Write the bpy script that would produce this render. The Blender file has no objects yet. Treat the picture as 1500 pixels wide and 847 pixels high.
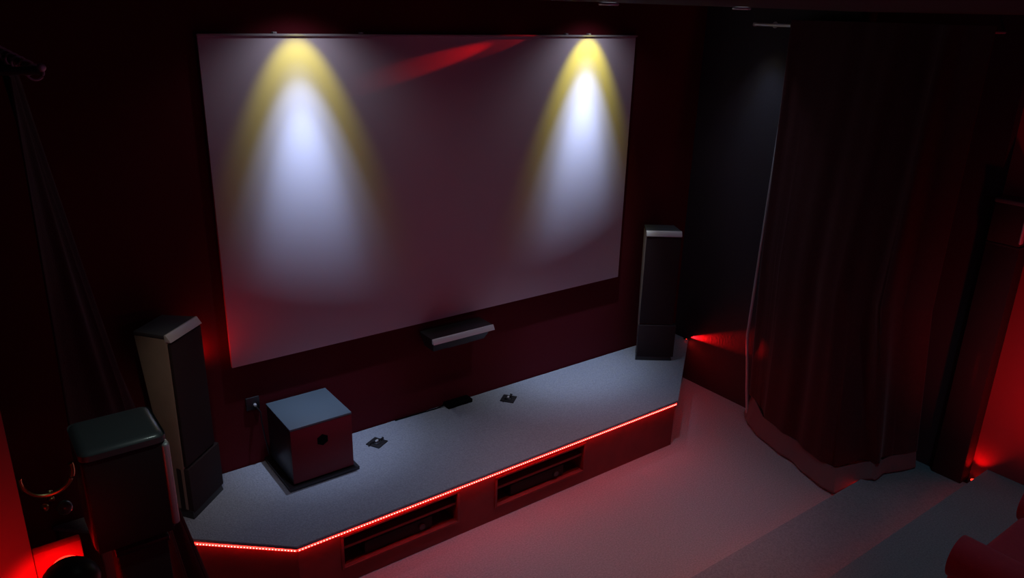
import bpy, bmesh, math, random
from mathutils import Vector, Matrix
random.seed(7)
C = bpy.context.scene.collection
S = bpy.context.scene

# ---------------------------------------------------------------- camera
def cam():
    yaw, pitch, roll = 0.644388, 0.344030, 0.026341
    f = Vector((math.sin(yaw)*math.cos(pitch), math.cos(yaw)*math.cos(pitch), -math.sin(pitch)))
    r = Vector((math.cos(yaw), -math.sin(yaw), 0)); u = r.cross(f)
    r2 = r*math.cos(roll)+u*math.sin(roll); u2 = -r*math.sin(roll)+u*math.cos(roll)
    cd = bpy.data.cameras.new('camera'); co = bpy.data.objects.new('camera', cd); C.objects.link(co)
    cd.sensor_width = 36; cd.lens = 36*1139.86/1500; cd.clip_start = .02
    m = Matrix((r2, u2, -f)).transposed().to_4x4(); m.translation = Vector((-1.13410, -4.14897, 2.97638))
    co.matrix_world = m; S.camera = co
cam()
S.view_settings.view_transform = 'Standard'; S.view_settings.look = 'None'
S.view_settings.gamma = 1; S.view_settings.use_curve_mapping = False
S.view_settings.exposure = 0.0
w = bpy.data.worlds.new('world'); S.world = w; w.use_nodes = True
w.node_tree.nodes['Background'].inputs[0].default_value = (0.5, .6, .8, 1)
w.node_tree.nodes['Background'].inputs[1].default_value = 0.0

def spot(loc, target, color, energy, angle, blend, radius=.01):
    l = bpy.data.lights.new('spot_light', 'SPOT'); l.color = color; l.energy = energy
    l.spot_size = math.radians(angle); l.spot_blend = blend; l.shadow_soft_size = radius
    o = bpy.data.objects.new('spot_light', l); C.objects.link(o); o.location = loc
    o.rotation_euler = (Vector(target)-Vector(loc)).to_track_quat('-Z', 'Y').to_euler(); return o
def area(loc, target, color, energy, sx, sy, spread=180):
    l = bpy.data.lights.new('area_light', 'AREA'); l.shape = 'RECTANGLE'; l.size = sx; l.size_y = sy
    l.color = color; l.energy = energy; l.spread = math.radians(spread)
    o = bpy.data.objects.new('area_light', l); C.objects.link(o); o.location = loc
    o.rotation_euler = (Vector(target)-Vector(loc)).to_track_quat('-Z', 'Y').to_euler(); return o
YEL = (1, .87, .035); BLU = (.47, .60, 1); RED = (1, .004, .006)
# two recessed downlights tilted at the projection screen (warm fringe, cool core, faint spill)
for x, k in ((.50, .58), (2.55, 1.0)):
    spot((x, -.25, 3.04), (x, 0, 2.27), YEL, 15*k, 59, .65, .012)
    spot((x, -.25, 3.04), (x, 0, 2.02), BLU, 9*k, 42, .9, .012)
    spot((x, -.25, 3.04), (x, 0, .80), BLU, (58 if k < 1 else 86), 45, 1, .012)
    spot((x, -.25, 3.04), (x, 0, .62), BLU, 85, 32, 1, .012)
    spot((x, -.25, 3.04), (x, -.45, 0), (.86, .80, 1), 3, 140, .8, .03)
# the weaker downlight beside the right-hand curtain
spot((3.52, -.66, 3.04), (3.76, -.66, 2.3), YEL, .35, 46, .6, .012)
spot((3.52, -.66, 3.04), (3.76, -.66, 1.9), BLU, 5, 40, .95, .012)
spot((3.52, -.60, 3.04), (3.50, -.8, 0), (.7, .8, 1), 7, 75, 1, .02)
# room downlights behind the ceiling edge, one of them added for the left surround speaker
spot((1.9, -1.30, 3.00), (1.9, -1.0, 0), (.66, .74, 1), 50, 64, 1, .05)
spot((.35, -1.30, 3.00), (.35, -1.0, 0), (.66, .72, 1), 34, 60, 1, .05)
spot((-.62, -1.6, 3.00), (-.40, -.35, .9), (1, .84, .66), 17, 26, 1, .04)
spot((-.55, -2.75, 3.00), (-.95, -2.3, 1.9), (.75, .95, .9), 3.5, 36, 1, .03)  # added spot, brightens the top of the left surround speaker
spot((2.0, -1.75, 3.00), (1.9, -1.45, 0), (1, .15, .10), 40, 56, 1, .05)
spot((2.0, -1.9, 3.00), (1.5, -2.0, 0), (1, .34, .10), 22, 44, 1, .05)
spot((3.1, -2.9, 3.00), (3.0, -2.8, 0), (.36, .80, 1), 20, 80, 1, .05)
# added fill lights behind the camera: red on the walls, purple overall
area((1.2, -4.6, 1.0), (1.2, 0, 1.2), RED, 1.15, 3.0, .05, 140)
area((1.3, -4.8, 2.3), (1.5, 0, 1.2), (.80, .36, 1), 1.3, 2.0, .5, 150)
# red beam that grazes the top of the screen
spot((2.58, -.135, 2.975), (1.68, .0, 2.745), RED, 7, 8, .6, .004)
spot((2.58, -.135, 2.975), (1.02, .0, 2.60), RED, 80, 5.6, .8, .004)
# ---------------------------------------------------------------- materials
def mat(name, col, rough=.6, metal=0, spec=.5, bump=None, emit=None, es=0, noise=None, sheen=0, coat=0):
    m = bpy.data.materials.new(name); m.use_nodes = True; n = m.node_tree.nodes; L = m.node_tree.links
    b = n['Principled BSDF']; b.inputs['Base Color'].default_value = (*col, 1)
    b.inputs['Roughness'].default_value = rough; b.inputs['Metallic'].default_value = metal
    b.inputs['Specular IOR Level'].default_value = spec; b.inputs['Sheen Weight'].default_value = sheen
    b.inputs['Coat Weight'].default_value = coat; b.inputs['Coat Roughness'].default_value = .12
    tc = n.new('ShaderNodeTexCoord')
    if noise:
        sc, amt = noise; t = n.new('ShaderNodeTexNoise'); t.inputs['Scale'].default_value = sc; t.inputs['Detail'].default_value = 6
        L.new(tc.outputs['Object'], t.inputs['Vector'])
        mx = n.new('ShaderNodeMix'); mx.data_type = 'RGBA'
        mx.inputs[6].default_value = (*[c*(1-amt) for c in col], 1); mx.inputs[7].default_value = (*[min(1, c*(1+amt)) for c in col], 1)
        L.new(t.outputs['Fac'], mx.inputs[0]); L.new(mx.outputs[2], b.inputs['Base Color'])
    if bump:
        sc, st = bump; t = n.new('ShaderNodeTexNoise'); t.inputs['Scale'].default_value = sc; t.inputs['Detail'].default_value = 4
        L.new(tc.outputs['Object'], t.inputs['Vector']); bp = n.new('ShaderNodeBump'); bp.inputs['Strength'].default_value = st
        bp.inputs['Distance'].default_value = .01; L.new(t.outputs['Fac'], bp.inputs['Height']); L.new(bp.outputs[0], b.inputs['Normal'])
    if emit:
        b.inputs['Emission Color'].default_value = (*emit, 1); b.inputs['Emission Strength'].default_value = es
    return m
M = {}
M['carpet'] = mat('grey_carpet', (.33, .31, .33), .95, spec=.1, bump=(150, .6), noise=(100, .4))
M['stage_carpet'] = mat('stage_carpet', (.32, .33, .36), .95, spec=.1, bump=(150, .6), noise=(110, .4))
M['step_carpet'] = mat('step_carpet', (.26, .26, .29), .95, spec=.1, bump=(150, .6), noise=(100, .4))
M['wall'] = mat('maroon_wall', (.115, .010, .016), .85, spec=.15, bump=(60, .08))
M['darkwall'] = mat('charcoal_wall', (.05, .045, .052), .85, spec=.15, bump=(60, .1))
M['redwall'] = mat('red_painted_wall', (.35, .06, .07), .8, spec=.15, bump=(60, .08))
M['ceiling'] = mat('dark_ceiling', (.08, .05, .05), .85, spec=.1, bump=(40, .1))
M['screen'] = mat('projection_fabric', (.78, .74, .78), .9, spec=.1, bump=(500, .05))
M['white'] = mat('white_metal', (.45, .45, .45), .45, spec=.4)
M['satin'] = mat('satin_white_aluminium', (.88, .90, .88), .4, .25)
M['panel'] = mat('stage_front_panel', (.17, .025, .025), .5, spec=.35, noise=(9, .25), bump=(30, .05))
M['panel_dark'] = mat('niche_black', (.02, .017, .018), .7, spec=.25)
M['grille'] = mat('black_grille_cloth', (.036, .023, .025), .75, spec=.3, bump=(600, .25))
M['black'] = mat('black_satin', (.025, .025, .027), .38, spec=.5, bump=(80, .03))
M['blacktop'] = mat('black_lacquer_top', (.085, .10, .11), .42, spec=.5, coat=.3)
M['champagne'] = mat('champagne_side', (.38, .31, .25), .5, spec=.4, noise=(14, .1))
M['silver'] = mat('brushed_aluminium', (.72, .75, .76), .5, .55, bump=(120, .05))
M['subtop'] = mat('grey_lacquer', (.10, .135, .155), .45, spec=.5, coat=.2)
M['subfront'] = mat('lacquer_red_reflection', (.17, .010, .018), .45, spec=.4)  # black lacquer with the red light's reflection put into its colour
M['velvet'] = mat('maroon_velvet', (.05, .015, .018), .9, spec=.08, sheen=.12, noise=(35, .2), bump=(180, .2))
M['rim_highlight'] = mat('curtain_rim_highlight', (.42, .42, .44), .8, spec=.1, bump=(180, .2))  # pale grey that stands for rim light on the velvet
M['void'] = mat('matt_black', (.004, .004, .004), .95, spec=.05)
M['hem'] = mat('velvet_hem_lit', (.14, .10, .105), .9, spec=.1, sheen=.1, bump=(180, .2))  # hem velvet, colour lightened where the stage spot falls on it
M['redvelvet'] = mat('red_velvet', (.33, .02, .035), .85, spec=.15, sheen=.3, noise=(30, .2), bump=(180, .2))
M['brass'] = mat('aged_brass', (.85, .62, .28), .28, 1)
M['teal'] = mat('teal_glass_ball', (.10, .32, .30), .12, spec=.8, coat=1)
M['led'] = mat('red_led', (.6, .05, .05), .5, emit=(1, .10, .08), es=22)
M['tape'] = mat('red_led_tape', (.5, .02, .02), .5, emit=(1, .010, .007), es=16)
M['steptape'] = mat('dim_red_led_tape', (.5, .02, .02), .5, emit=(1, .012, .008), es=2.5)
M['lens'] = mat('lamp_lens', (.9, .9, .9), .3, emit=(.8, .86, 1), es=.35)
M['redlens'] = mat('red_lamp_lens', (.9, .1, .1), .3, emit=(1, .02, .01), es=4)
M['armchair'] = mat('red_upholstery', (.42, .015, .03), .75, spec=.25, sheen=.2, noise=(25, .12), bump=(160, .2))
# ---------------------------------------------------------------- helpers
class MB:
    def __init__(s): s.bm = bmesh.new()
    def box(s, x0, x1, y0, y1, z0, z1, bev=0, seg=2, mtx=None):
        r = bmesh.ops.create_cube(s.bm, size=1); vs = r['verts']
        for v in vs: v.co = Vector((x0+(v.co.x+.5)*(x1-x0), y0+(v.co.y+.5)*(y1-y0), z0+(v.co.z+.5)*(z1-z0)))
        if mtx:
            for v in vs: v.co = mtx @ v.co
        if bev: 
            es = list({e for v in vs for e in v.link_edges})
            bmesh.ops.bevel(s.bm, geom=es, offset=bev, segments=seg, affect='EDGES', profile=.5)
        return s
    def hull8(s, bot, top, bev=0, seg=2):   # bottom and top quads (xyz lists, same order)
        n = len(bot); vb = [s.bm.verts.new(p) for p in bot]; vt = [s.bm.verts.new(p) for p in top]
        fs = [s.bm.faces.new(vb[::-1]), s.bm.faces.new(vt)]
        for i in range(n): fs.append(s.bm.faces.new((vb[i], vb[(i+1) % n], vt[(i+1) % n], vt[i])))
        if bev:
            es = list({e for f in fs for e in f.edges}); bmesh.ops.bevel(s.bm, geom=es, offset=bev, segments=seg, affect='EDGES', profile=.5)
        return s
    def cyl(s, p0, p1, r0, r1=None, n=20):
        p0, p1 = Vector(p0), Vector(p1); r1 = r0 if r1 is None else r1; d = p1-p0
        q = d.to_track_quat('Z', 'Y').to_matrix().to_4x4(); q.translation = (p0+p1)/2
        bmesh.ops.create_cone(s.bm, cap_ends=True, segments=n, radius1=r0, radius2=r1, depth=d.length, matrix=q); return s
    def sph(s, p, r, sc=(1, 1, 1), n=16):
        bmesh.ops.create_uvsphere(s.bm, u_segments=n, v_segments=n//2+2, radius=r, matrix=Matrix.Translation(p) @ Matrix.Diagonal((*sc, 1))); return s
    def tube(s, pts, r, n=10, closed=False):
        pts = [Vector(p) for p in pts]; rings = []; N = len(pts)
        up = Vector((0, 0, 1))
        for i, p in enumerate(pts):
            a = pts[(i-1) % N] if (closed or i) else p; b = pts[(i+1) % N] if (closed or i < N-1) else p
            t = (b-a).normalized(); ref = up if abs(t.dot(up)) < .9 else Vector((1, 0, 0))
            e = t.cross(ref).normalized(); g = e.cross(t)
            rings.append([s.bm.verts.new(p+e*math.cos(2*math.pi*k/n)*r+g*math.sin(2*math.pi*k/n)*r) for k in range(n)])
        for i in range(N if closed else N-1):
            A, B = rings[i], rings[(i+1) % N]
            for k in range(n): s.bm.faces.new((A[k], A[(k+1) % n], B[(k+1) % n], B[k]))
        if not closed: s.bm.faces.new(rings[0][::-1]); s.bm.faces.new(rings[-1])
        return s
    def torus(s, c, R, r, ax='z', n=28, k=10, a0=0, a1=360):
        full = abs(a1-a0) >= 360; pts = []
        for i in range(n if full else n+1):
            a = math.radians(a0+(a1-a0)*i/n); u, v = R*math.cos(a), R*math.sin(a)
            pts.append(Vector(c)+Vector({'z': (u, v, 0), 'y': (u, 0, v), 'x': (0, u, v)}[ax]))
        return s.tube(pts, r, k, closed=full)
    def prism(s, pts, z0, z1, bev=0):
        return s.hull8([(x, y, z0) for x, y in pts], [(x, y, z1) for x, y in pts], bev)
    def build(s, name, m, parent=None, smooth=True):
        bmesh.ops.recalc_face_normals(s.bm, faces=s.bm.faces[:])
        me = bpy.data.meshes.new(name); s.bm.to_mesh(me); s.bm.free()
        for mm in (m if isinstance(m, (list, tuple)) else [m]): me.materials.append(mm)
        if smooth:
            for p in me.polygons: p.use_smooth = True
            try: me.set_sharp_from_angle(angle=math.radians(35))
            except Exception: pass
        o = bpy.data.objects.new(name, me); C.objects.link(o); o.parent = parent; return o
def thing(name, label, cat, loc=(0, 0, 0), rotz=0, group=None):
    o = bpy.data.objects.new(name, None); C.objects.link(o); o.location = loc; o.rotation_euler = (0, 0, rotz)
    o.empty_display_size = .1; return tag(o, label, cat, group)
def tag(o, label, cat, group=None):
    o['label'] = label; o['category'] = cat
    if group: o['group'] = group
    return o
def struct(o): o['kind'] = 'structure'; return o
def copy_tree(o, parent=None):
    c = o.copy(); C.objects.link(c); c.parent = parent
    for ch in list(o.children): copy_tree(ch, c)
    return c

# ---------------------------------------------------------------- the room
XR, XL = 3.76, -1.12
struct(MB().box(-2.6, 5.2, -6.4, .2, -.12, 0).build('floor', M['carpet']))
struct(MB().box(-2.6, 4.2, 0, .14, 0, 3.3).build('wall_back', M['wall']))
b = MB(); b.box(XR, XR+.4, -1.25, 0, 0, 3.3); b.box(3.95, 4.35, -2.2, -1.25, 0, 3.3); b.build('wall_right', M['darkwall'])['kind'] = 'structure'
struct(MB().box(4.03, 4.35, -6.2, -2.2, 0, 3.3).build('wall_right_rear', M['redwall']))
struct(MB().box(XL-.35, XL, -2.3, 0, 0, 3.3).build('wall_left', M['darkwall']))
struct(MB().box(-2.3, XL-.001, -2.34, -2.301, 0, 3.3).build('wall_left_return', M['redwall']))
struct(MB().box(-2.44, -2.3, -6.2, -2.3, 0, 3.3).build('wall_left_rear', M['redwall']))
struct(MB().box(-2.44, 4.35, -6.3, -6.2, 0, 3.3).build('wall_rear', M['darkwall']))
struct(MB().box(-2.44, 4.35, -1.25, .1, 3.10, 3.3).build('ceiling', M['ceiling']))
struct(MB().box(-2.44, 4.35, -6.3, -1.25, 3.022, 3.3).build('trim_1', M['ceiling']))
# narrow red-lit ledge beside the left surround speaker
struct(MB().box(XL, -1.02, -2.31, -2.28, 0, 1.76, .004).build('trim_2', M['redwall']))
# seating tiers
struct(MB().box(-2.3, 3.95, -2.50, -2.00, 0, .115, .008).build('trim_3', M['step_carpet']))
struct(MB().box(-2.3, 4.03, -6.2, -2.50, 0, .23, .008).build('trim_4', M['step_carpet']))
# ---------------------------------------------------------------- stage
Z = .37
st = thing('stage', 'low grey carpeted stage with angled corners and dark red-lit front below the screen', 'stage', (1.4, -.45, 0))
def loc2(p, o): return [(x-o[0], y-o[1]) for x, y in p]
SO = (1.4, -.45)
foot = [(-.97, -.012), (-.97, -.02), (0.0, -.862), (2.83, -.862), (XR-.012, -.155), (XR-.012, -.012)]
nose = [(-.99, -.008), (-.99, -.02), (-.01, -.882), (2.84, -.882), (XR-.008, -.168), (XR-.008, -.008)]
MB().prism(loc2(nose, SO), Z-.022, Z, .004).build('stage_top', M['stage_carpet'], st)
# body with two open equipment niches cut into the front
b = MB()
NI = [(.25, .97, .11, .30), (1.26, 1.96, .10, .29)]
yb = -.862; D = .30
ft = loc2(foot, SO)
rear = [(-.97, -.012), (-.97, -.02), (-.6, -.34), (-.34, yb+D), (3.17, yb+D), (XR-.012, -.155), (XR-.012, -.012)]
b.prism(loc2(rear, SO), 0, Z-.0225)
def fb(x0, x1, z0, z1): b.box(x0-SO[0], x1-SO[0], yb-SO[1], yb+D-SO[1], z0, z1)
for x0, x1 in ((0, NI[0][0]), (NI[0][1], NI[1][0]), (NI[1][1], 2.83)): fb(x0, x1, 0, Z-.0225)
for n in NI: fb(n[0], n[1], 0, n[2]); fb(n[0], n[1], n[3], Z-.0225)
b.prism(loc2([(0, yb), (0, yb+D), (-.34, yb+D)], SO), 0, Z-.0225)
b.prism(loc2([(2.83, yb), (3.17, yb+D), (2.83, yb+D)], SO), 0, Z-.0225)
b.build('stage_front', M['panel'], st, smooth=False)
for n in NI:
    nm = MB(); x0, x1, z0, z1 = n; X0, X1 = x0-SO[0], x1-SO[0]; Y = yb-SO[1]
    t = .016
    nm.box(X0-t, X1+t, Y-.008, Y, z1, z1+t, .002); nm.box(X0-t, X1+t, Y-.008, Y, z0-t, z0, .002)
    nm.box(X0-t, X0, Y-.008, Y, z0, z1, .002); nm.box(X1, X1+t, Y-.008, Y, z0, z1, .002)
    nf = nm.build('niche_frame', M['panel'], st)
    MB().box(X0+.002, X1-.002, Y+.01, Y+D-.02, (z0+z1)/2+.01, (z0+z1)/2+.028, .002).build('niche_shelf', M['panel'], nf)
# components standing in the niches
def component(name, label, cat, x, z, wd, h, dp=.22):
    t = thing(name, label, cat, (x, yb+.03, z), 0, 'equipment in the stage niches')
    MB().box(-wd/2, wd/2, 0, dp, .008, h, .004).build('case', M['black'], t)
    MB().box(-wd/2, wd/2, -.006, 0, .010, h-.002, .002).build('front_panel', M['panel_dark'], t)
    k = MB(); k.cyl((wd*.33, -.022, h/2), (wd*.33, -.006, h/2), h*.22); k.build('knob', M['black'], t)
    for sx in (-1, 1):
        for yy in (.03, dp-.03): MB().cyl((sx*(wd/2-.04), yy, 0), (sx*(wd/2-.04), yy, .008), .014).build('foot', M['black'], t)
component('disc_player', 'slim black player low in the left opening of the stage front', 'player', .60, .111, .43, .085)
component('amplifier', 'black amplifier low in the right opening of the stage front', 'amplifier', 1.60, .101, .43, .085)

# LED tape under the stage nosing
def led_tape(name, label, pts, z, group, nled_step=.0165, off=.0135, diodes=True, flip=1, tapemat='tape', t0=.007):
    root = thing(name, label, 'light strip', (pts[0][0], pts[0][1], z), 0, group); ox, oy = pts[0]
    tb = MB(); spots = []
    for (xa, ya), (xb, yb_) in zip(pts, pts[1:]):
        d = Vector((xb-xa, yb_-ya, 0)); Ln = d.length; d.normalize(); nrm = Vector((d.y, -d.x, 0))*flip
        a = Vector((xa-ox, ya-oy, 0)); mt = Matrix((d, nrm, Vector((0, 0, 1)))).transposed().to_4x4(); mt.translation = a
        tb.box(0, Ln, t0, t0+(.005 if t0 > .005 else .003), -.005, .005, mtx=mt)
        k = int(Ln/nled_step)
        for i in range(k): spots.append(a+d*((i+.5)*Ln/k)+nrm*off)
    tb.build('tape', M[tapemat], root)
    if diodes:
        cx, cy, cz = -1.134, -4.149, 2.976
        spots.sort(key=lambda p: (p.x+ox-cx)**2+(p.y+oy-cy)**2)
        first = MB().sph((0, 0, 0), .0027, n=8).build('diode', M['led'], root); first.location = spots[0]
        for p in spots[1:100]:
            c = first.copy(); C.objects.link(c); c.parent = root; c.location = p
        rest = MB()
        for p in spots[100:]: rest.sph(p, .0027, n=8)
        if len(spots) > 100:
            o = rest.build('diode', M['led'], root); o['kind'] = 'stuff'
    return root
led_tape('led_strip', 'red dotted light strip glowing under the front edge of the grey stage',
         [(-.62, -.335), (-.003, yb-.002), (2.832, yb-.002)], Z-.032, None)
led_tape('led_strip', 'thin red light strip along the angled right corner of the stage', [(2.84, yb-.001), (3.735, -.165)], Z-.030, None, .020, off=.0075, t0=.004)

def tread_tape(y, z, lab, x1):
    r = thing('led_strip', lab, 'light strip', (.8, y, z), 0)
    MB().box(-1.9, x1-.8, -.003, 0, -.006, .006).build('tape', M['steptape'], r)
    MB().box(-1.9, x1-.8, -.0035, -.003+.0, .006, .012).build('channel', M['silver'], r)
    return r
area((1.415, -.878, Z-.028), (1.415, -.850, .20), RED, 1.3, 2.8, .006, 150)
tread_tape(-1.996, .085, 'red light strip under the nose of the lowest carpeted step', 3.90)
tread_tape(-2.496, .200, 'red light strip under the nose of the upper carpeted step', 3.90)
area((1.9, -1.99, .085), (1.9, 0, .35), RED, .07, 3.6, .012, 150)
area((1.9, -2.49, .20), (1.9, 0, .9), RED, .07, 3.6, .012, 150)

# ---------------------------------------------------------------- projection screen
sc = thing('projection_screen', 'large white projection screen on the dark red wall above the stage', 'screen', (1.5, -.004, 1.03))
MB().box(-1.5, 1.5, -.022, 0, 0, 1.79, .003).build('screen_surface', M['screen'], sc)
MB().box(-1.505, 1.505, -.034, .0, 1.79, 1.802, .003).build('top_bar', M['white'], sc)
for x in (-1.11, -.62, .86, 1.06):
    h = MB(); h.box(x-.010, x+.010, -.028, 0, 1.802, 1.812, .003); h.cyl((x, -.03, 1.808), (x, -.022, 1.808), .004)
    h.build('bracket', M['white'], sc)
# ---------------------------------------------------------------- tower speakers
def tower(label, p, ang):
    # p: world xy of the middle of the front bottom edge; front faces local -y
    t = thing('tower_speaker', label, 'speaker', (p[0], p[1], Z), ang, 'tower speakers on the stage')
    H = 1.06; w2 = .135; dt = .20; db = .10
    # cabinet, deeper at the top than at the foot
    MB().hull8([(-w2, .012, .045), (w2, .012, .045), (w2-.01, db, .045), (-w2+.01, db, .045)],
               [(-w2, .012, H-.02), (w2, .012, H-.02), (w2-.025, dt, H-.02), (-w2+.012, dt, H-.02)], .006).build('cabinet', M['champagne'], t)
    MB().hull8([(-w2, .022, H-.0195), (w2, .022, H-.0195), (w2-.025, dt, H-.0195), (-w2+.012, dt, H-.0195)],
               [(-w2, .022, H), (w2, .022, H), (w2-.025, dt, H), (-w2+.012, dt, H)], .003).build('top_panel', M['blacktop'], t)
    MB().hull8([(-w2, -.014, H-.036), (w2, -.014, H-.036), (w2, .022, H-.036), (-w2, .022, H-.036)],
               [(-w2, .012, H+.001), (w2, .012, H+.001), (w2, .022, H+.001), (-w2, .022, H+.001)], .002).build('front_trim', M['satin'], t)
    MB().box(-w2+.003, w2-.003, -.008, .012, .31, H-.046, .006).build('grille', M['grille'], t)
    MB().box(-w2+.002, w2+.022, -.016, .06, .03, .30, .006).build('lower_baffle', M['grille'], t)
    MB().hull8([(-w2-.01, -.02, .0), (w2+.01, -.02, .0), (w2-.03, .17, .0), (-w2+.02, .17, .0)],
               [(-w2-.003, -.012, .045), (w2+.003, -.012, .045), (w2-.035, .155, .045), (-w2+.025, .155, .045)], .003).build('plinth', M['black'], t)
    return t
lf = Vector((-.38, -.345, 0)); rf = Vector((-.175, -.16, 0))
m_ = (lf+rf)/2; tower('tower speaker with pale side panel left of the projection screen', (m_.x, m_.y), math.atan2(rf.y-lf.y, rf.x-lf.x))
lf = Vector((3.09, -.205, 0)); rf = Vector((3.305, -.365, 0))
m_ = (lf+rf)/2; tower('tower speaker with silver top edge right of the projection screen', (m_.x, m_.y), math.atan2(rf.y-lf.y, rf.x-lf.x))

# ---------------------------------------------------------------- subwoofer on its platform
pl = MB().box(-.215, .215, -.205, .205, 0, .022, .003).build('speaker_platform', M['black']); pl.location = (.355, -.21, Z)
tag(pl, 'flat black slab on the stage under the cube-shaped subwoofer', 'platform')
sb = thing('subwoofer', 'cube-shaped subwoofer with grey top and dark front tinted by red light, standing on the stage', 'speaker', (.355, -.215, Z+.022))
MB().box(-.185, .185, -.17, .185, .012, .352, .006).build('cabinet', M['black'], sb)
MB().box(-.187, .187, -.186, .187, .352, .366, .003).build('top_panel', M['subtop'], sb)
MB().box(-.185, .185, -.186, -.17, .012, .352, .004).build('front_baffle', M['subfront'], sb)
pd = MB(); pd.cyl((-.0, -.189, .245), (-.0, -.184, .245), .036, n=6); pd.build('hexagonal_port', M['void'], sb)
for sx in (-1, 1):
    for sy in (-1, 1): MB().cyl((sx*.15, sy*.15, 0), (sx*.15, sy*.15, .014), .018).build('foot', M['black'], sb)
# ---------------------------------------------------------------- centre speaker on wall bracket
cs = thing('centre_speaker', 'slim dark centre speaker with silver front edge on the wall below the screen', 'speaker', (1.445, 0, .87))
MB().hull8([(-.20, -.15, .0), (.20, -.15, .0), (.20, -.035, .0), (-.20, -.035, .0)],
           [(-.235, -.205, .105), (.235, -.205, .105), (.235, -.035, .105), (-.235, -.035, .105)], .005).build('cabinet', M['black'], cs)
MB().hull8([(-.238, -.222, .080), (.238, -.222, .080), (.238, -.195, .080), (-.238, -.195, .080)], [(-.238, -.204, .113), (.238, -.204, .113), (.238, -.195, .113), (-.238, -.195, .113)], .002).build('front_trim', M['satin'], cs)
MB().box(-.236, .236, -.204, -.035, .1055, .112, .002).build('top_panel', M['black'], cs)
k = MB(); k.box(-.1, .1, -.035, 0, .01, .09, .003); k.box(-.08, .08, -.14, -.03, -.008, .0, .002); k.build('wall_bracket', M['black'], cs)

# ---------------------------------------------------------------- floor outlets, wall socket
def outlet(loc, rot, label):
    t = thing('floor_outlet', label, 'outlet', loc, rot, 'cable outlets on the stage')
    MB().box(-.05, .05, -.05, .05, 0, .007, .002).build('plate', M['panel_dark'], t)
    k = MB(); k.torus((0, 0, .009), .024, .004); k.build('socket_ring', M['black'], t)
    MB().sph((.006, .004, .012), .013, (1.3, .7, .7)).build('plug', M['white'], t)
    pts = [(.012, 0, .014), (.03, -.012, .02), (.055, -.012, .012), (.07, .006, .005)]
    MB().tube(pts, .004).build('cable', M['panel_dark'], t)
    MB().tube([(-.01, .004, .014), (-.035, .02, .02), (-.06, .02, .006)], .004).build('cable', M['panel_dark'], t)
outlet((.79, -.205, Z), math.radians(28), 'small black cable outlet on the stage beside the subwoofer')
outlet((1.835, -.19, Z), math.radians(38), 'small black cable outlet on the stage right of the centre speaker')
jb = thing('shadow_outlet_box', 'flat black box standing in for shadow and outlet on the stage against the wall below the centre speaker', 'box', (1.50, -.045, Z))  # black block stands in for the centre speaker's shadow and an outlet
MB().box(-.10, .10, -.04, .035, 0, .028, .005).build('case', M['void'], jb)
MB().tube([(-.10, .01, .014), (-.16, .015, .005), (-.30, .02, .005), (-.48, .025, .005)], .004).build('cable', M['void'], jb)
ws = thing('wall_socket', 'small wall socket with plug between left tower speaker and subwoofer', 'socket', (.10, 0, .77))
MB().box(-.04, .04, -.012, 0, -.04, .04, .004).build('face_plate', M['black'], ws)
MB().cyl((.01, -.030, -.01), (.01, -.012, -.01), .007, .010).build('plug', M['white'], ws)
MB().tube([(.01, -.034, -.012), (.03, -.045, -.05), (.035, -.03, -.12), (.05, -.02, -.24), (.07, -.02, -.385)], .004).build('cable', M['black'], ws)

# ---------------------------------------------------------------- curtains
def lerp_path(pts, t):
    P = [Vector(p) for p in pts]; L = [0]
    for a, c in zip(P, P[1:]): L.append(L[-1]+(c-a).length)
    s = t*L[-1]
    for i in range(len(P)-1):
        if s <= L[i+1] or i == len(P)-2:
            k = (s-L[i])/(L[i+1]-L[i]); return P[i].lerp(P[i+1], k), (P[i+1]-P[i]).normalized()
def curtain_mesh(levels, nf, amp, nu=220, nv=60, seed=1, m='velvet', parent=None, name='fabric', side=1, phase=0):
    """levels: list of (height fraction 0 top..1 bottom, path of xyz); folds run from level to level"""
    rnd = random.Random(seed); ph = [rnd.uniform(-.9, .9) for _ in range(40)]
    bm = bmesh.new(); G = []
    for j in range(nv+1):
        v = j/nv; row = []
        for a in range(len(levels)-1):
            if v <= levels[a+1][0] or a == len(levels)-2:
                k = (v-levels[a][0])/(levels[a+1][0]-levels[a][0]); k = max(0, min(1, k)); k = k*k*(3-2*k) if len(levels) > 2 else k; break
        for i in range(nu+1):
            u = i/nu
            pa, ta = lerp_path(levels[a][1], u); pb, tb = lerp_path(levels[a+1][1], u)
            p = pa.lerp(pb, k); t = ta.lerp(tb, k); t.z = 0; t.normalize(); n = Vector((t.y, -t.x, 0))*side
            uu = u+.012*math.sin(6*v+ph[int(u*9)]*2)*v
            w_ = math.sin(2*math.pi*nf*uu+phase+1.2*math.sin(2*math.pi*uu*2.3+1)+.7*v)
            w2 = .22*math.sin(2*math.pi*nf*2.1*uu+2+v*1.5)
            A = amp*(.55+.6*v)*(.6+.4*math.sin(9*u+2))
            row.append(bm.verts.new(p+n*(w_+w2)*A+t*math.cos(2*math.pi*nf*uu)*A*.35))
        G.append(row)
    for j in range(nv):
        for i in range(nu): bm.faces.new((G[j][i], G[j][i+1], G[j+1][i+1], G[j+1][i]))
    me = bpy.data.meshes.new(name); bm.to_mesh(me); bm.free(); me.materials.append(M[m])
    for p in me.polygons: p.use_smooth = True
    o = bpy.data.objects.new(name, me); C.objects.link(o); o.parent = parent
    s = o.modifiers.new('thickness', 'SOLIDIFY'); s.thickness = .004
    return o
cr = thing('curtain', 'tall dark maroon curtain gathered on the floor beside the right wall', 'curtain')
top = [(3.635, -.84, 2.962), (3.635, -1.4, 2.962), (3.64, -2.12, 2.962)]
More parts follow.
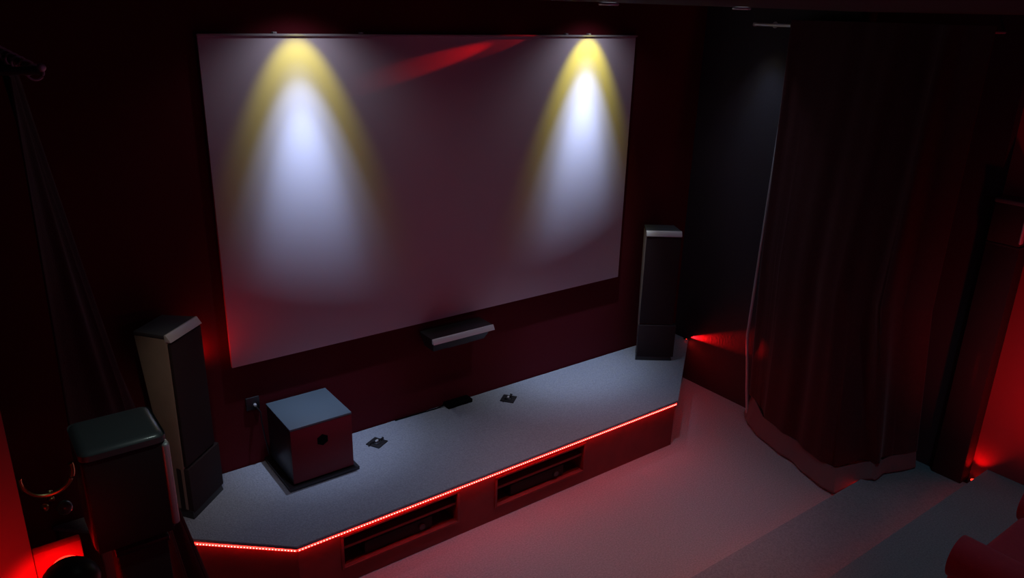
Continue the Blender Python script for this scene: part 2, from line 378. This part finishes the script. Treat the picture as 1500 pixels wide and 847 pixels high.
mid = [(3.66, -.87, 1.3), (3.56, -1.05, 1.3), (3.46, -1.6, 1.3), (3.44, -1.92, 1.3), (3.62, -2.12, 1.3)]
low = [(3.69, -.93, .20), (3.62, -.99, .19), (3.50, -1.15, .15), (3.38, -1.64, .15), (3.33, -1.86, .15), (3.50, -2.01, .22), (3.84, -2.12, .24)]
curtain_mesh([(0, top), (.6, mid), (1, low)], 4, .036, seed=3, parent=cr, side=1)
hemb = [(3.66, -.91, .03), (3.54, -1.00, .015), (3.46, -1.12, .012), (3.32, -1.66, .012), (3.24, -1.93, .015), (3.44, -2.04, .125), (3.83, -2.14, .125)]
curtain_mesh([(0, [(x, y, z+.0) for x, y, z in low]), (.8, [(x, y, z+.012) for x, y, z in hemb]), (1, hemb)], 4, .024, nv=14, seed=3, parent=cr, name='hem', m='hem')
MB().tube([(3.645, -.858, 2.96), (3.645, -.84, 1.87), (3.65, -.815, .67), (3.66, -.87, .22), (3.62, -.93, .05)], .011).build('edge_highlight', M['rim_highlight'], cr)  # tube added along the edge to imitate its rim light
def ring_row(parent, pts, R=.022, ax='y'):
    for p in pts:
        MB().torus(p, R, .003, ax=ax, n=18, k=6).build('curtain_ring', M['silver'], parent)
rr = thing('curtain_rod', 'curtain rod with bare silver end above the right-hand curtain', 'rod')
MB().cyl((3.68, -.52, 2.925), (3.68, -2.06, 2.925), .011).build('rod', M['silver'], rr)
MB().cyl((3.68, -.50, 2.925), (3.68, -.52, 2.925), .014).build('end_cap', M['silver'], rr)
k = MB(); k.cyl((3.68, -.62, 2.925), (3.76, -.62, 2.925), .007); k.cyl((3.755, -.62, 2.925), (3.76, -.62, 2.925), .022); k.build('wall_bracket', M['silver'], rr)
k = MB(); k.cyl((3.68, -2.04, 2.925), (3.95, -2.04, 2.925), .007); k.build('wall_bracket', M['silver'], rr)
ring_row(cr, [(3.68, -.86-i*.145, 2.915) for i in range(9)])

cl = thing('curtain', 'dark maroon curtain hanging behind the surround speaker at the left', 'curtain')
top = [(-.885, -.75, 2.80), (-.90, -1.3, 2.80), (-.96, -1.95, 2.80)]
mid = [(-.80, -.80, 1.9), (-.79, -1.3, 1.9), (-.82, -1.85, 1.9), (-.98, -2.03, 1.9)]
bot = [(-.56, -.95, .03), (-.44, -1.45, .03), (-.42, -1.85, .03), (-.90, -2.06, .125)]
curtain_mesh([(0, top), (.33, mid), (1, bot)], 8, .024, seed=5, parent=cl, side=-1, m='velvet')
rl = thing('curtain_rod', 'short curtain rod with bright silver tip at the upper left', 'rod')
MB().cyl((-.90, -1.96, 2.815), (-1.12, -1.96, 2.815), .010).build('rod', M['black'], rl)
MB().sph((-.895, -1.965, 2.822), .010).build('finial', M['silver'], rl)
MB().cyl((-1.12, -1.96, 2.815), (-1.112, -1.96, 2.815), .025).build('wall_plate', M['black'], rl)
MB().cyl((-.905, -.7, 2.815), (-.905, -1.95, 2.815), .008).build('side_rod', M['black'], rl)
ring_row(cl, [(-.905, -.8-i*.16, 2.808) for i in range(8)], .018)
# brass holdback
hb = thing('curtain_holdback', 'curved brass holdback with small teal ball at the left curtain', 'holdback', (-1.055, -2.12, 1.83))
MB().torus((.0, 0, .02), .058, .006, ax='y', a0=170, a1=375).build('hook', M['brass'], hb)
MB().sph((-.018, -.02, -.058), .010).build('screw', M['brass'], hb)
MB().sph((.024, -.02, -.074), .019).build('ball', M['teal'], hb)
MB().cyl((0, .02, -.04), (0, 0, -.055), .008).build('stem', M['brass'], hb)

# ---------------------------------------------------------------- surround speakers on pedestals
def surround(loc, rot, label, w2=.095, h=.25, dp=.19, rb=.009):
    t = thing('surround_speaker', label, 'speaker', loc, rot, 'surround speakers at the sides')
    MB().box(-w2, w2, .012, dp, 0, h-.028, .012, 3).build('cabinet', M['black'], t)
    MB().box(-w2+.004, w2-.008, 0, .014, .004, h-.024, .006).build('grille', M['grille'], t)
    MB().box(-w2-.002, w2+.002, -.004, dp+.002, h-.03, h, rb, 4).build('top_cap', M['blacktop'], t)
    MB().box(w2-.012, w2+.006, -.004, .03, .02, h-.028, .008, 4).build('side_trim', M['silver'], t)
    return t
def pedestal(loc, rot, label, h, w2, dp):
    t = thing('speaker_pedestal', label, 'pedestal', loc, rot)
    MB().box(-w2, w2, 0, dp, 0, h-.015, .004).build('column', M['grille'], t)
    MB().box(-w2-.004, w2+.004, -.004, dp+.002, h-.015, h, .003).build('top_plate', M['black'], t)
    return t
pedestal((3.90, -2.315, .115), -math.pi/2, 'tall dark red pedestal by the right wall behind the curtain', 1.62, .095, .125)
surround((3.885, -2.315, 1.735), -math.pi/2, 'black surround speaker on the tall pedestal at the right edge', h=.27, dp=.13)
pedestal((-.905, -2.42, .115), 0, 'narrow dark pedestal under the surround speaker at the left', 1.655, .055, .12)
surround((-.915, -2.44, 1.785), 0, 'black surround speaker with rounded silver edge at the left', w2=.088, h=.268, dp=.17, rb=.022)

# ---------------------------------------------------------------- red accent lamps
ul = thing('accent_lamp', 'dark round-headed lamp throwing red light at the lower left', 'lamp', (-1.07, -2.62, .23))
MB().cyl((0, 0, 0), (0, 0, .02), .09).build('base', M['black'], ul)
MB().cyl((0, 0, .02), (0, 0, 1.60), .010).build('pole', M['black'], ul)
MB().sph((0, 0, 1.645), .055, (1, 1, .9)).build('head', M['black'], ul)
MB().cyl((0, .045, 1.645), (0, .056, 1.645), .028).build('lens', M['redlens'], ul)
spot((-1.085, -2.555, 1.86), (-1.085, -2.30, 1.58), RED, 11, 62, .7, .02)
spot((-1.45, -2.75, 1.40), (-1.42, -2.30, 1.55), RED, 15, 100, .9, .03)
ur = thing('accent_lamp', 'small red floor lamp glowing at the foot of the right pedestal', 'lamp', (3.985, -2.455, .115))
MB().cyl((0, 0, 0), (0, 0, .018), .022).build('body', M['black'], ur)
MB().cyl((0, 0, .018), (0, 0, .022), .018).build('lens', M['redlens'], ur)
spot((3.975, -2.455, .18), (3.99, -2.45, 1), RED, 2.2, 100, .8, .01)
spot((3.30, -3.3, .5), (4.03, -2.7, 1.2), RED, 26, 100, 1, .05)
# lamp at the end of the stage strip, washing the right wall
el = thing('accent_lamp', 'tiny red lamp at the right end of the stage edge', 'lamp', (3.735, -.15, .375))
MB().box(-.012, .010, -.010, .012, -.004, .004, .001).build('body', M['black'], el)
MB().cyl((0, -.012, .0), (0, -.010, .0), .003).build('lens', M['redlens'], el)
spot((3.751, -.150, .386), (3.7585, -.71, .535), RED, 240, 24, 1, .001)
# red wall wash from behind the left tower speaker
lb = thing('accent_lamp', 'small red wall light at the back of the left tower speaker', 'lamp', (-.26, -.035, Z))
MB().box(-.03, .03, -.01, .01, 0, .04, .004).build('body', M['black'], lb)
MB().box(-.025, .025, -.008, .008, .039, .043, .001).build('lens', M['redlens'], lb)
spot((-.20, -.06, 1.15), (-.12, 0, 1.22), RED, 1.0, 160, 1, .05)

# ---------------------------------------------------------------- recessed downlights
def downlight(x, y, z, label, g='recessed ceiling downlights'):
    t = thing('ceiling_downlight', label, 'downlight', (x, y, z), 0, g)
    MB().torus((0, 0, -.004), .042, .006).build('rim', M['silver'], t)
    MB().cyl((0, 0, .004), (0, 0, .010), .036).build('lens', M['lens'], t)
    return t
downlight(.50, -.25, 3.096, 'round downlight in the ceiling above the left of the screen')
downlight(2.55, -.25, 3.096, 'round downlight in the ceiling above the right of the screen')
downlight(3.52, -.66, 3.096, 'round downlight in the ceiling by the right-hand curtain')
downlight(1.5, -1.33, 3.018, 'downlight with tiny glint at the top edge above the screen')
downlight(2.4, -1.38, 3.018, 'downlight with tiny glint at the top edge toward the right curtain')

# ---------------------------------------------------------------- red armchair
ac = thing('armchair', 'red upholstered armchair at the bottom right corner on the upper step', 'armchair', (2.78, -2.99, .23))
MB().box(-.30, .30, -.72, -.02, .10, .36, .05, 4).build('seat_cushion', M['armchair'], ac)
MB().box(-.33, .33, -.92, -.66, .10, .78, .08, 4).build('backrest', M['armchair'], ac)
for s in (-1, 1):
    a = MB(); a.box(s*.38-.09, s*.38+.09, -.85, 0, .04, .36, .05, 4); a.build('armrest', M['armchair'], ac)
    MB().cyl((s*.38, -.85, .38), (s*.38, .0, .38), .105, n=28).build('arm_roll', M['armchair'], ac)
    for yy in (-.8, -.08): MB().cyl((s*.38, yy, 0), (s*.38, yy, .05), .018, .025).build('leg', M['black'], ac)
